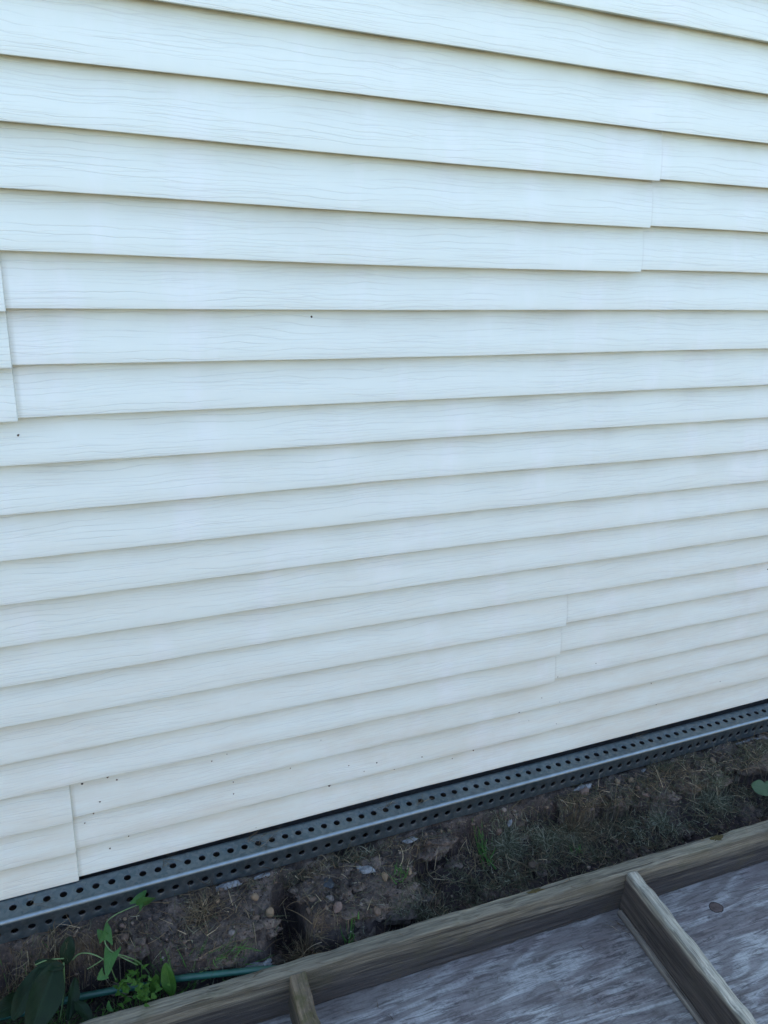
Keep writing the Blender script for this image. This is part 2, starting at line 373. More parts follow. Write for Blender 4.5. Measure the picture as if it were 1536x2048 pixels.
mesh_obj('roof', [(XA - .35, -.36, ZT + .142), (XB + .35, -.36, ZT + .142), (XB + .35, 3.05, ZT + 1.9), (XA - .35, 3.05, ZT + 1.9), (XB + .35, 6.45, ZT + .142), (XA - .35, 6.45, ZT + .142)],
         [(0, 1, 2, 3), (3, 2, 4, 5), (0, 3, 5), (1, 4, 2), (0, 5, 4, 1)], M['shingle'], house)

# ------------------------------------------------------------------ soil: one sheet to the horizon, dug out along the wall
EDGE = [(-.6, -.09), (-.14, -.075), (-.033, -.104), (.010, -.113), (.035, -.090), (.075, -.088), (.100, -.125), (.131, -.178), (.188, -.206), (.259, -.212), (.315, -.206), (.343, -.150), (.356, -.112),
        (.385, -.086), (.408, -.098), (.400, -.160), (.412, -.205), (.465, -.219), (.522, -.222), (.597, -.191), (.647, -.144), (.687, -.087), (.742, -.066), (.899, -.080), (1.047, -.070),
        (1.105, -.089), (1.239, -.109), (1.294, -.152), (1.34, -.155), (1.50, -.153), (1.53, -.112), (1.58, -.118), (1.613, -.133), (1.70, -.14), (2.3, -.15)]
def edge_y(x): return interp(EDGE, x) + .006 * mn.noise(Vector((x * 45, 3, 0))) + .003 * mn.noise(Vector((x * 130, 8, 0)))
def soil_z(x, y):
    if y < -.36 or x < -.9 or x > 3: 
        base = -.235 + .022 * max(-1, min(2, x)); 
        if y < -.36 and -.9 < x < 2.4: return base - .012
        return base - .012 + (.03 * sstep(.9, 2.5, abs(x - .7)) if y < 0 else 0)
    bank = -.0505 - .020 * sstep(-.15, .55, x) + .002 * math.sin(x * 9)
    floor = -.160 + .028 * x
    floor += -.035 * math.exp(-((x - .375) / .035) ** 2 - ((y + .14) / .05) ** 2)
    floor += -.03 * math.exp(-((x - .075) / .04) ** 2 - ((y + .13) / .03) ** 2)
    d = edge_y(x) + .004 * mn.noise(Vector((x * 60, y * 60, 1))) - y
    t = sstep(-.030, .020, d)
    z = bank * (1 - t) + floor * t - .10 * max(0, -y - .055) * (1 - t)
    z += .014 * fr(x * 11, y * 11, 0, 4) + .010 * fr(x * 34, y * 34, 3, 4)
    r = mn.noise(Vector((x * 70, y * 70, 5)))
    z += .0035 * max(0, r) + .0022 * mn.noise(Vector((x * 190, y * 190, 2)))
    wx, wy = x + .012 * mn.noise(Vector((x * 25, y * 25, 11))), y + .012 * mn.noise(Vector((x * 25, y * 25, 17)))
    v = mn.voronoi(Vector((wx * 24, wy * 24, 0)))[0]
    z += .016 * min(.45, v[1] - v[0]) - .005
    v = mn.voronoi(Vector((wx * 75, wy * 75, 3)))[0]
    z += .0065 * min(.5, v[1] - v[0])
    if .40 < x < .67: z += .012 * sstep(.40, .42, x) * (1 - sstep(.64, .67, x)) * sstep(-.085, -.10, y) * (1 - t)
    z -= .012 * sstep(.03, .10, d) * sstep(-.2, .1, fr(x * 9, y * 9, 7, 2))
    if y < -.2243 - .052 * x - .006: z = -.262 + .022 * x
    if y > -.056: z = min(z, -.050 - .02 * sstep(-.15, .55, x))
    return z
def trench_shade(x, y):  # mask of the painted trench shade, full past the bank edge
    if x < -.9 or x > 3 or y < -.4: return .3
    return min(1, max(0, sstep(-.028, .004, edge_y(x) - y) + .7 * fr(x * 16, y * 16, 9, 3)))
def frange(a, b, s):
    n = int(round((b - a) / s)); return [a + (b - a) * i / n for i in range(n + 1)]
gx = [-900, -200, -50, -15, -6, -3, -1.5, -.9] + frange(-.6, -.2, .02) + frange(-.197, 1.99, .0030) + frange(2.0, 2.3, .02) + [3, 4.5, 8, 18, 50, 200, 900]
gy = [-900, -200, -50, -15, -6, -3, -2.2, -1.5, -1, -.6, -.40] + frange(-.335, -.045, .0030) + [-.03, 0, .05, .3, 2, 6, 15, 50, 200, 900]
V = [(x, y, soil_z(x, y)) for y in gy for x in gx]
nx = len(gx)
F = [(j * nx + i, j * nx + i + 1, (j + 1) * nx + i + 1, (j + 1) * nx + i) for j in range(len(gy) - 1) for i in range(nx - 1)]
ground = mesh_obj('ground', V, F, M['soil'], None, True)
at = ground.data.attributes.new('trench_shade', 'FLOAT', 'POINT'); at.data.foreach_set('value', [trench_shade(v[0], v[1]) for v in V]); tag(ground, kind='structure')

# clods of dug soil: real lumps with overhanging edges
SOLIDS = [([Vector(v) for v in V], F)]
def soil_clod(cx, cy, cz, rx, ry, rz, seed, label, group=None, sub=5, rough=.60):
    bm = bmesh.new(); bmesh.ops.create_icosphere(bm, subdivisions=sub, radius=1)
    big = max(rx, ry)
    for v in bm.verts:
        p = v.co.copy(); w0 = Vector((p.x * rx, p.y * ry, p.z * rz))
        k = 1 + rough * mn.fractal(p * 1.5 + Vector((seed, 0, 0)), 1.0, 2.0, 4)
        c = mn.voronoi(w0 * 38 + Vector((seed, 3, 0)))[0]; k += (.007 / big) * 2.2 * (min(.4, c[1] - c[0]) * 2 - .3)
        k += (.0022 / big) * mn.noise(w0 * 160 + Vector((0, seed, 0))) + (.0035 / big) * mn.noise(w0 * 60 + Vector((0, seed, 5)))
        q = Vector((w0.x * k, w0.y * k, w0.z * (1 + (k - 1) * .8)))
        if q.z > rz * .72: q.z = rz * .72 + (q.z - rz * .72) * .3
        v.co = q
    me = bpy.data.meshes.new('soil_clod'); bm.to_mesh(me); bm.free(); me.materials.append(M['soil'])
    me.polygons.foreach_set('use_smooth', [True] * len(me.polygons))
    o = bpy.data.objects.new('soil_clod', me); o.location = (cx, cy, cz); link(o); tag(o, label, 'soil clod', group)
    SOLIDS.append(([v.co + Vector((cx, cy, cz)) for v in me.vertices], [tuple(p.vertices) for p in me.polygons]))
    return o
soil_clod(.535, -.148, -.108, .118, .068, .050, 3, 'large rounded brown clod of soil with the slate chip on it', None, 6)
soil_clod(.225, -.138, -.098, .100, .050, .044, 8, 'broad brown clod under the long pale straw, left of the dark gap', None, 6)
soil_clod(.100, -.092, -.090, .050, .030, .034, 11, 'small brown clod behind the vine stem below the tube')
soil_clod(.725, -.075, -.100, .055, .026, .036, 14, 'crumbly clod hard against the tube, right of the large rounded one')
soil_clod(1.125, -.088, -.098, .058, .024, .036, 17, 'clod of the bank that carries the blunt tan stone')
soil_clod(1.235, -.098, -.098, .070, .034, .036, 21, 'clod of the bank that carries the close pair of orange-tan stones')
soil_clod(1.330, -.120, -.100, .052, .036, .036, 23, 'clod of the bank bulging furthest towards the joist end')
soil_clod(1.425, -.112, -.096, .075, .040, .038, 26, 'long clod of the bank just left of the dark notch')
soil_clod(1.505, -.122, -.092, .034, .032, .034, 29, 'blunt clod forming the left wall of the dark notch in the bank')
soil_clod(1.660, -.112, -.086, .085, .038, .034, 31, 'long clod of the bank at the right end under the tube')
rc_ = random.Random(15)
for i in range(46):
    x = rc_.uniform(-.1, 1.75); y = rc_.uniform(-.235 - .04 * x, -.085); sz = rc_.uniform(.007, .017)
    soil_clod(x, y, soil_z(x, y) + sz * .15, sz * rc_.uniform(.9, 1.5), sz, sz * .75, 50 + i * 3, 'small loose crumbly lump of soil in the dug strip', 'small loose lumps of soil', 3)
_v, _f = [], []
for vv, ff in SOLIDS:
    b0 = len(_v); _v += vv; _f += [tuple(b0 + k for k in f) for f in ff]
BVH = BVHTree.FromPolygons(_v, _f)
def top_z(x, y):
    h = BVH.ray_cast(Vector((x, y, .001)), Vector((0, 0, -1)))
    return h[0].z if h[0] is not None else soil_z(x, y)

# ------------------------------------------------------------------ perforated galvanised tube along the foot of the wall
PIT = .02860; TW = .0572; HR = .0066
def tube():
    root = empty('perforated_steel_tube', (-.11179 - PIT * 11, -.054, -.0037 + .0058 * PIT * 11 / 1.0), (0, R(.335), R(.0)))
    tag(root, 'galvanised square steel tube with rows of round holes under the siding', 'steel tube')
    N = 92; rc = .0062; V = []; F = []; fm = []
    L0 = -PIT / 2
    def strip(pts):          # profile points (y,z) swept along x per pitch
        nonlocal V, F
        for i in range(N):
            b = len(V)
            for x in (L0 + i * PIT, L0 + (i + 1) * PIT): V += [(x, y, z) for y, z in pts]
            n = len(pts)
            for k in range(n - 1): F.append((b + k, b + n + k, b + n + k + 1, b + k + 1)); fm.append(0)
    def face(org, ua, va, holes=True):   # pierced wall: org + u*ua + v*va, u along the tube
        S = 24; nrm = Vector(ua).cross(Vector(va))
        lo, hi = rc, TW - rc
        for i in range(N):
            cx, cy = i * PIT, TW / 2
            ring, outr, inn = [], [], []
            # punched edges vary very slightly
            for k in range(S):
                a = 2 * math.pi * (k + .5) / S; ca, sa = math.cos(a), math.sin(a)
                ring.append((cx + HR * ca, cy + HR * sa))
                hw, hh = PIT / 2, (hi - lo) / 2
                m = min(hw / abs(ca) if abs(ca) > 1e-6 else 9, hh / abs(sa) if abs(sa) > 1e-6 else 9)
                outr.append((cx + m * ca, cy + m * sa))
            def P(u, v, d=0): return Vector(org) + Vector(ua) * u + Vector(va) * v + nrm * d
            b = len(V)
            for q in outr: V.append(P(*q))
            for q in ring: V.append(P(cx + (q[0] - cx) * 1.13, cy + (q[1] - cy) * 1.13))
            for q in ring: V.append(P(*q, -.0006))
            for q in ring: V.append(P(*q, -.0032))
            for k in range(S):
                k2 = (k + 1) % S
                for r_ in range(3):
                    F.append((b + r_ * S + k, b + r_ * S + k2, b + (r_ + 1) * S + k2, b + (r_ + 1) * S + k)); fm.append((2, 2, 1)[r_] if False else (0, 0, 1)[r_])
            # corner fill
            for sx, sy in ((1, 1), (-1, 1), (-1, -1), (1, -1)):
                c0 = P(cx + sx * PIT / 2, cy + sy * (hi - lo) / 2)
                ks = sorted(range(S), key=lambda k: (V[b + k] - c0).length)[:2]
                V.append(c0); F.append((b + ks[0], b + ks[1], len(V) - 1)); fm.append(0)
    # top: u +x, v +y (from the front corner backwards); front: u +x, v -z
    face((0, 0, 0), (1, 0, 0), (0, 1, 0))
    face((0, 0, -TW), (1, 0, 0), (0, 0, 1))
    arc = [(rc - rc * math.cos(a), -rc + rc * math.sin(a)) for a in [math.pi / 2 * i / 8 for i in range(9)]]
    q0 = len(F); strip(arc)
    for i in range(q0, len(F)): fm[i] = 2  # rounded corner takes the painted highlight
    strip([(0, -TW + rc), (rc, -TW), (TW - rc, -TW), (TW, -TW + rc), (TW, -rc), (TW - rc, 0)])
    o = mesh_obj('tube_wall', V, F, [M['galv'], M['tubein'], M['edge_highlight']], root, True, fm)
    bm = bmesh.new(); bm.from_mesh(o.data); bmesh.ops.remove_doubles(bm, verts=bm.verts, dist=.00002)
    bm.to_mesh(o.data); bm.free()
    o.data.set_sharp_from_angle(angle=R(38))
    # closed liner so that no light leaks
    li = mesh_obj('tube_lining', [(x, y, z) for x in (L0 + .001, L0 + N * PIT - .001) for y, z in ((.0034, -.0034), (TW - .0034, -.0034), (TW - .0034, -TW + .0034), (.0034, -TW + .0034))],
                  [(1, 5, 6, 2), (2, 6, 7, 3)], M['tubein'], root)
    return root
tube()

# ------------------------------------------------------------------ unseen fence, added to block low sky and bounce warm light
fence = empty('added_fence', (0, -4.3, -.25)); tag(fence, 'added wooden fence facing the wall, blocks low sky and bounces light', 'fence')
rf = random.Random(5); V = []; F = []
x = -7.0
while x < 10:
    hh = 1.95 + rf.uniform(-.008, .008); b = len(V); y = rf.uniform(-.003, .003)
    V += [(x + i * .138, y + j * .018, z) for i in (0, 1) for j in (0, 1) for z in (.03, hh)]
    F += [tuple(b + k for k in f) for f in ((0, 1, 3, 2), (4, 6, 7, 5), (0, 4, 5, 1), (2, 3, 7, 6), (0, 2, 6, 4), (1, 5, 7, 3))]; x += .143
mesh_obj('added_fence_boards', V, F, M['added_cedar'], fence)
for k in range(8):
    box('added_fence_post', (-7 + k * 2.4, -.115, -.3), (-6.91 + k * 2.4, -.025, 1.92), M['added_cedar'], fence)
for z in (.4, 1.5): box('added_fence_rail', (-7, -.024, z), (10, -.006, z + .08), M['added_cedar'], fence)

# ------------------------------------------------------------------ timber platform lying in front of the wall
PO, PR = Vector((0, -.2243, -.0906)), Euler((-.021, -.0235, -.0519), 'XYZ')
PM = Matrix.Translation(PO) @ PR.to_matrix().to_4x4()
H = .1082; T = .0288
plat = empty('timber_platform', PO, PR)
tag(plat, 'weathered grey plywood platform with raised timber frame lying beside the wall', 'platform')
def board(name, org, size, axis, mat, seed, wear=.002, round_=.003, lean=0, taper=0, chew=0):
    """lumber: ringed cross-section swept along axis with uneven, worn edges. org = low corner; size=(x,y,z)"""
    L = size[axis]; wi = size[1 - axis]; h = size[2]
    n = max(8, int(L / .008)); V = []; F = []
    def ringpts():
        P = []; m = 3
        for cx, cz, a0 in ((wi - round_, h - round_, 0), (round_, h - round_, 90), (round_, round_, 180), (wi - round_, round_, 270)):
            for k in range(m + 1):
                a = R(a0 + 90 * k / m); P.append((cx + round_ * math.cos(a), cz + round_ * math.sin(a)))
        Q = []
        for i, p in enumerate(P):
            q = P[(i + 1) % len(P)]; Q.append(p); d = math.hypot(q[0] - p[0], q[1] - p[1])
            s = int(d / .009)
            for j in range(1, s): Q.append((p[0] + (q[0] - p[0]) * j / s, p[1] + (q[1] - p[1]) * j / s))
        return Q
    Q = ringpts(); m = len(Q)
    for i in range(n + 1):
        t = i / n; s = L * t
        for a, z in Q:
            # wear is strongest near the upper edges
            e = sstep(.6, 1, z / h)
            k1 = mn.noise(Vector((s * 6, a * 40 + seed, z * 40))); k2 = mn.noise(Vector((s * 40, a * 90, z * 90 + seed)))
            k3 = mn.noise(Vector((s * 14, seed * 3.3, (a > wi / 2) * 5.0)))
            aa = a + wear * (.35 * k1 + .15 * k2) + lean * (z / h) * t + taper * t * (a / wi)
            zz = z + wear * (.3 * k1 + .25 * k2) - e * wear * max(0, k3) * 1.3
            if chew and z > h * .7: zz -= chew * max(0, mn.noise(Vector((s * 22, a * 60, seed)))) 
            p = (s, aa, zz) if axis == 0 else (aa, s, zz)
            V.append((org[0] + p[0], org[1] + p[1], org[2] + p[2]))
    for i in range(n):
        for k in range(m):
            a, b = i * m + k, i * m + (k + 1) % m
            F.append((a, b, b + m, a + m))
    F.append(tuple(range(m))[::-1]); F.append(tuple(n * m + k for k in range(m)))
    o = mesh_obj(name, V, F, mat, plat, True)
    bm = bmesh.new(); bm.from_mesh(o.data); bmesh.ops.recalc_face_normals(bm, faces=bm.faces); bm.to_mesh(o.data); bm.free()
    o.data.set_sharp_from_angle(angle=R(50))
    return o
board('rim_board', (-.75, -T, -H - .001), (2.95, T, H + .001), 0, M['rim'], 3, .0055, .0045)
# plywood deck, fine enough to cup a little
xs = frange(-.75, 2.2, .03); ys = frange(-1.25, 0, .03)
def plyz(x, y): return -H - .0005 + .0012 * mn.noise(Vector((x * 2.2, y * 2.2, 6)))
V = [(x, y, plyz(x, y)) for y in ys for x in xs]; n1 = len(xs)
F = [(j * n1 + i, j * n1 + i + 1, (j + 1) * n1 + i + 1, (j + 1) * n1 + i) for j in range(len(ys) - 1) for i in range(n1 - 1)]
bq = len(V)
V += [(-.75, -1.25, -H - .018), (2.2, -1.25, -H - .018), (2.2, 0, -H - .018), (-.75, 0, -H - .018)]
F += [(bq + 3, bq + 2, bq + 1, bq)]
F += [tuple([bq, bq + 1] + [n1 - 1 - i for i in range(n1)])]
F += [tuple([bq + 3] + [(len(ys) - 1) * n1 + i for i in range(n1)] + [bq + 2])]
mesh_obj('plywood_deck', V, F, M['ply'], plat, True).data.set_sharp_from_angle(angle=R(40))
JW = .0235
board('joist', (1.0836, -T - 1.2, -H - .001), (JW, 1.2 - .0012, H + .0005), 1, M['joist'], 11, .0075, .0022, 0, .004, .007)
board('joist', (1.835, -T - 1.2, -H - .001), (JW, 1.2 - .0012, H + .0005), 1, M['joist'], 17, .003, .0022)
board('joist', (-.41, -T - 1.2, -H - .001), (JW, 1.2 - .0012, H + .0005), 1, M['joist'], 19, .003, .0022)
oj = board('joist', (.3395, -T - 1.2, -H - .001), (JW + .017, 1.2 - .0012, H - .001), 1, M['oldjoist'], 29, .009, .005, 0, -.010, .014)
oj['label'] = 'mossy rotten joist with a crumbling top edge'
board('batten', (1.0836 - .0125, -T - 1.2, -H - .0006), (.0120, 1.2 - .012, .013), 1, M['batten'], 41, .002, .0035)
# knot and moss
def blob(name, c, rx, ry, hgt, mat, parent, seed, n=20, ang=0):
    V = [(c[0], c[1], c[2] + hgt)]; F = []
    for ri, (q, hh) in enumerate(((.5, .95), (.82, .75), (1, 0))):
        for k in range(n):
            a = 2 * math.pi * k / n; s = q * (1 + .16 * mn.noise(Vector((math.cos(a) * 1.3 + seed, math.sin(a) * 1.3, ri * .2))) * (1 if n < 40 else 4.0) + (0 if n < 40 else .35 * mn.noise(Vector((math.cos(a) * 5 + seed, math.sin(a) * 5, 3)))))
            x, y = rx * s * math.cos(a), ry * s * math.sin(a); x, y = x * math.cos(ang) - y * math.sin(ang), x * math.sin(ang) + y * math.cos(ang)
            V.append((c[0] + x, c[1] + y, c[2] + hgt * hh))
    for k in range(n): F.append((0, 1 + k, 1 + (k + 1) % n))
    for r_ in range(2):
        for k in range(n):
            a, b = 1 + r_ * n + k, 1 + r_ * n + (k + 1) % n; F.append((a, a + n, b + n, b))
    return mesh_obj(name, V, F, mat, parent, True)
kp = PM.inverted() @ Vector((1.2773, -.3975, -.15))
# follow the camera-independent plane of the deck
CAM = Vector((0, -1.1971, 1.2999))
def on_deck(P):           # slide a measured point along its sight line on to the deck
    a, b = PM.inverted() @ CAM, PM.inverted() @ Vector(P)
    t = (-H - a.z) / (b.z - a.z); return a + (b - a) * t
kp = on_deck((1.2773, -.3975, -.15))
kr = blob('knot_ring', (kp.x, kp.y, plyz(kp.x, kp.y)), .0170, .0142, .0006, M['knotring'], plat, 2)
blob('knot', (kp.x, kp.y, plyz(kp.x, kp.y) + .0003), .0152, .0125, .0009, M['knot'], plat, 2)
for mx, my, rx, ry in ((1.345, -.011, .019, .009), (.865, -.008, .018, .004)):
    blob('moss_patch', (mx, my, .0002), rx, ry, .0007, M['mossy'], plat, mx * 9, 48)

# ------------------------------------------------------------------ loose litter
def blades(name, mat, count, place, lmin, lmax, wid=.0009, curl=.25, lift=.004, seed=1, steep=.25, kind='stuff', parent=None, zfun=top_z):
    r = random.Random(seed); V = []; F = []
    n = 0; tries = 0
    while n < count and tries < count * 40:
        tries += 1
        p = place(r)
        if p is None: continue
        x, y, a = p[0], p[1], (p[2] if len(p) > 2 else r.uniform(0, 2 * math.pi))
        L = r.uniform(lmin, lmax) * r.uniform(.6, 1); wd = wid * r.uniform(.6, 1.5)
        el = r.gauss(0, steep); z = zfun(x, y) + lift * r.random() + .001
        d = Vector((math.cos(a) * math.cos(el), math.sin(a) * math.cos(el), abs(math.sin(el))))
        q = Vector((x, y, z)); s = 5; b = len(V)
        c1 = r.gauss(0, curl); c2 = r.gauss(0, curl)
        for i in range(s + 1):
            side = d.cross(Vector((0, 0, 1)))
            if side.length < 1e-3: side = Vector((1, 0, 0))
            side.normalize(); t = i / s; ww = wd * (1 - .75 * t) * .5
            up = side.cross(d).normalized()
            V += [q - side * ww, q + up * ww * .9, q + side * ww]
            d = (d + side * c1 * .45 + up * (c2 * .4 - .03)).normalized(); q = q + d * L / s
            zf = zfun(q.x, q.y) + .0006
            if q.z < zf: q.z = zf
            if q.y > -.0585 and q.z < -.02 and name != 'straw_wisps' and y < -.058: q.y = -.0585
        for i in range(s):
            for k in range(2): F.append((b + i * 3 + k, b + i * 3 + k + 1, b + i * 3 + 4 + k, b + i * 3 + 3 + k))
            F.append((b + i * 3 + 2, b + i * 3, b + i * 3 + 3, b + i * 3 + 5))
        n += 1
    o = mesh_obj(name, V, F, mat, parent, True)
    return o
def strip_place(dens, y0=-.245, y1=-.059):
    def f(r):
        x = r.uniform(-.2, 1.95); y = r.uniform(y0 - .03 * sstep(0, 1.6, x), y1)
        return (x, y) if r.random() < dens(x, y) else None
    return f
def near(x, y, c): return math.exp(-((x - c[0]) / c[2]) ** 2 - ((y - c[1]) / c[3]) ** 2)
HS = [(.22, -.10, .05, .04), (.40, -.20, .05, .03), (.46, -.075, .09, .016), (.68, -.15, .03, .05), (.60, -.075, .07, .012), (.90, -.13, .10, .06), (1.06, -.13, .10, .05), (1.2, -.16, .12, .05), (1.4, -.10, .10, .03), (1.47, -.18, .10, .05), (-.08, -.09, .10, .025), (1.75, -.15, .15, .08)]
def d_straw(x, y): return .03 + sum(near(x, y, h) for h in HS) * (.5 + .8 * fr(x * 18, y * 18, 2, 2))
CL = [(.74, -.2, .12, .06), (.62, -.21, .06, .03), (.92, -.13, .12, .07), (1.1, -.16, .15, .07), (1.22, -.15, .1, .06), (1.5, -.19, .14, .05), (1.7, -.18, .12, .08), (.48, -.072, .12, .014), (-.1, -.16, .08, .05), (.07, -.2, .1, .03), (.2, -.225, .15, .02), (1.42, -.08, .12, .02)]
def d_cl(x, y): return .05 + sum(near(x, y, h) for h in CL) * (.6 + .9 * fr(x * 14, y * 14, 5, 2))
FRO = [(.905, -.105, .035, .03), (.99, -.12, .03, .03), (1.05, -.145, .03, .02), (1.47, -.165, .06, .035), (1.25, -.18, .05, .03), (1.66, -.12, .06, .02), (.56, -.075, .03, .012), (.86, -.19, .03, .02), (.63, -.2, .03, .03), (1.32, -.215, .03, .015)]
def d_fr(x, y): return .01 + sum(near(x, y, h) for h in FRO)
tag(blades('dead_grass', M['straw'], 3400, strip_place(d_straw), .014, .060, .0015, .22, .009, 5, .3), 'tan dead grass straws scattered over the dug soil', 'dead grass', kind='stuff')
tag(blades('grass_clippings', M['olive'], 6200, strip_place(d_cl), .010, .038, .0014, .35, .012, 6, .5), 'dull olive grass clippings matted in the trench', 'grass clippings', kind='stuff')
tag(blades('pale_clippings', M['frost'], 1700, strip_place(d_fr), .008, .030, .0013, .4, .018, 8, .6), 'pale grey-green dried clippings in loose clumps on the dark soil', 'dried clippings', kind='stuff')
def d_left(x, y): return sum(near(x, y, h) for h in [(-.09, -.085, .10, .012), (.0, -.10, .06, .012)])
def pl(r):
    x = r.uniform(-.2, .12); y = r.uniform(-.13, -.062)
    return (x, y, -math.pi / 2 + r.gauss(0, .25)) if r.random() < d_left(x, y) else None
tag(blades('hanging_dead_grass', M['straw'], 420, pl, .02, .045, .0009, .12, .004, 12, .15), 'brown dead grass hanging over the soil edge at the left', 'dead grass', kind='stuff')
# wisps lying on the tube
def tz(x, y): return -.0033 - .0058 * (x + .112)
def wp(r):
    c = r.choice([(-.075, -.03, .02), (.16, -.02, .012), (.335, -.015, .018), (.335, -.015, .018), (.36, -.025, .02), (.72, -.03, .02), (.64, -.02, .02), (1.34, -.012, .015)])
    return (r.gauss(c[0], c[2] * .6), min(-.006, r.gauss(c[1], .008)), r.gauss(.5, .7))
tag(blades('straw_wisps', M['straw'], 60, wp, .02, .05, .0008, .15, .002, 21, .08, zfun=tz), 'thin dry straw wisps lying on top of the steel tube', 'straw', kind='stuff')
# soil crumbs
r = random.Random(3); V = []; F = []
ico = bmesh.new(); bmesh.ops.create_icosphere(ico, subdivisions=1, radius=1); iv = [v.co.copy() for v in ico.verts]; ifc = [tuple(v.index for v in f.verts) for f in ico.faces]; ico.free()
for _ in range(7000):
    x = r.uniform(-.18, 1.9); y = r.uniform(-.26 - .03 * x, -.060); s = .0007 + abs(r.gauss(0, .0013)); z = top_z(x, y)
    if r.random() < .05: s *= 2.6
    b = len(V); sc = Vector((r.uniform(.7, 1.3), r.uniform(.7, 1.3), r.uniform(.5, .9))) * s
    for v in iv: V.append((x + v.x * sc.x * r.uniform(.8, 1.2), y + v.y * sc.y * r.uniform(.8, 1.2), z + v.z * sc.z + s * .3))
    F += [tuple(b + k for k in f) for f in ifc]
tag(mesh_obj('soil_crumbs', V, F, M['crumb']), 'fine crumbs and grit of brown soil on the dug bank', 'soil crumbs', kind='stuff')

# ------------------------------------------------------------------ stones and chips
def to_soil(P):
    """measured ground point -> where its sight line meets the soil"""
    d = (Vector(P) - CAM).normalized()
    h = BVH.ray_cast(CAM, d)
    return h[0]
def stone(name, pos, r3, mat, seed, label, cat, group=None, facet=False, sink=.25, rz=None):
    bm = bmesh.new(); bmesh.ops.create_icosphere(bm, subdivisions=2 if facet else 3, radius=1)
    for v in bm.verts:
        n_ = mn.noise(v.co * (1.1 if facet else .8) + Vector((seed, 0, 0))); v.co *= 1 + (.45 if facet else .22) * n_
        v.co = Vector((v.co.x * r3[0], v.co.y * r3[1], v.co.z * r3[2]))
    me = bpy.data.meshes.new(name); bm.to_mesh(me); bm.free(); me.materials.append(mat)
    if not facet: me.polygons.foreach_set('use_smooth', [True] * len(me.polygons))
    o = bpy.data.objects.new(name, me); o.location = (pos.x, pos.y, pos.z + r3[2] * (1 - 2 * sink)); o.rotation_euler = (random.Random(seed).uniform(-.3, .3), random.Random(seed + 1).uniform(-.3, .3), rz if rz is not None else seed * 1.7)
    link(o); tag(o, label, cat, group); return o
stone('pebble', to_soil((.336, -.148, -.066)), (.0095, .0085, .010), M['stone'], 4, 'smooth tan pebble on the brink of the dark hole in the soil', 'pebble')
stone('pebble', to_soil((.319, -.104, -.066)), (.008, .007, .007), M['stone'], 5, 'round yellowish pebble half buried just below the white chip by the tube', 'pebble')
stone('pebble', to_soil((.257, -.164, -.066)), (.0062, .0062, .004), M['grey'], 6, 'pale round pebble low on the soil bank left of the dark hole', 'pebble')
stone('pebble', to_soil((.248, -.086, -.066)), (.0045, .0045, .004), M['stone'], 7, 'small yellow pebble under the tube at the left white chip', 'pebble')
stone('stone', to_soil((.464, -.182, -.066)), (.011, .009, .008), M['pink'], 8, 'angular pinkish stone standing out of the big soil clod', 'stone', None, True)
stone('stone', to_soil((.457, -.158, -.066)), (.009, .007, .007), M['grey'], 9, 'grey-brown stone just above the angular pinkish stone in the clod', 'stone', None, True)
stone('stone_chip', to_soil((.467, -.121, -.066)), (.013, .012, .0035), M['slate'], 10, 'flat blue-black slate chip lying on the big clod', 'slate chip', None, True, .1)
stone('stone', to_soil((.583, -.145, -.066)), (.010, .007, .006), M['stone'], 12, 'small tan stone right of the white flake on the big clod', 'stone', None, True)
stone('stone', to_soil((1.136, -.082, -.066)), (.013, .010, .012), M['pink'], 13, 'blunt tan stone standing beside the white mortar chip on the bank', 'stone', None, True)
stone('stone', to_soil((1.24, -.078, -.066)), (.007, .007, .006), M['stone'], 14, 'small orange-tan stone on the bank, left of a similar one', 'stone', None, True)
stone('stone', to_soil((1.277, -.085, -.066)), (.008, .007, .006), M['stone'], 15, 'small orange-tan stone on the bank, right one of a close pair', 'stone', None, True)
stone('stone', to_soil((1.278, -.135, -.066)), (.013, .010, .008), M['pink'], 16, 'brown flat stone on the lower lip of the bank', 'stone', None, True)
stone('stone', to_soil((1.742, -.07, -.066)), (.016, .009, .006), M['grey'], 18, 'flat pale stone against the tube at the far right', 'stone', None, True)
stone('stone', to_soil((1.535, -.096, -.066)), (.012, .008, .006), M['stone'], 19, 'tan stone among dry grass left of the notch in the bank', 'stone', None, True)
stone('stone', to_soil((.637, -.151, -.066)), (.0045, .013, .005), M['stone'], 20, 'upright sliver of tan stone at the right end of the big clod', 'stone', None, True)
r = random.Random(77)
for i in range(46):
    x = r.uniform(-.05, 1.7); ey = interp(EDGE, x); y = r.uniform(max(ey, -.2), -.064); s = r.uniform(.0018, .0042)
    stone('gravel_stone', Vector((x, y, top_z(x, y))), (s, s * r.uniform(.7, 1.1), s * .8), M[r.choice(['stone', 'grey', 'pink', 'pink'])], 100 + i,
          'tiny bit of gravel stuck in the brown soil bank', 'gravel stone', 'bits of gravel in the soil bank', r.random() < .5)
def flake(pos, rx, ry, hz, seed, label, cat='mortar chip', mat=None, ang=0):
    bm = bmesh.new(); bmesh.ops.create_icosphere(bm, subdivisions=3, radius=1)
    for v in bm.verts:
        v.co *= 1 + .5 * mn.noise(v.co * 1.6 + Vector((seed, 0, 0))) + .15 * mn.noise(v.co * 5 + Vector((seed, 0, 0)))
        v.co = Vector((v.co.x * rx, v.co.y * ry, v.co.z * hz))
    me = bpy.data.meshes.new('mortar_chip'); bm.to_mesh(me); bm.free(); me.materials.append(mat or M['white'])
    o = bpy.data.objects.new('mortar_chip', me); o.location = (pos.x, pos.y, pos.z + hz * .3); o.rotation_euler = (0, 0, ang); link(o); tag(o, label, cat)
flake(Vector((.272, -.066, top_z(.272, -.066))), .026, .006, .006, 1, 'bluish-white crumbly mortar lump at the foot of the tube, left')
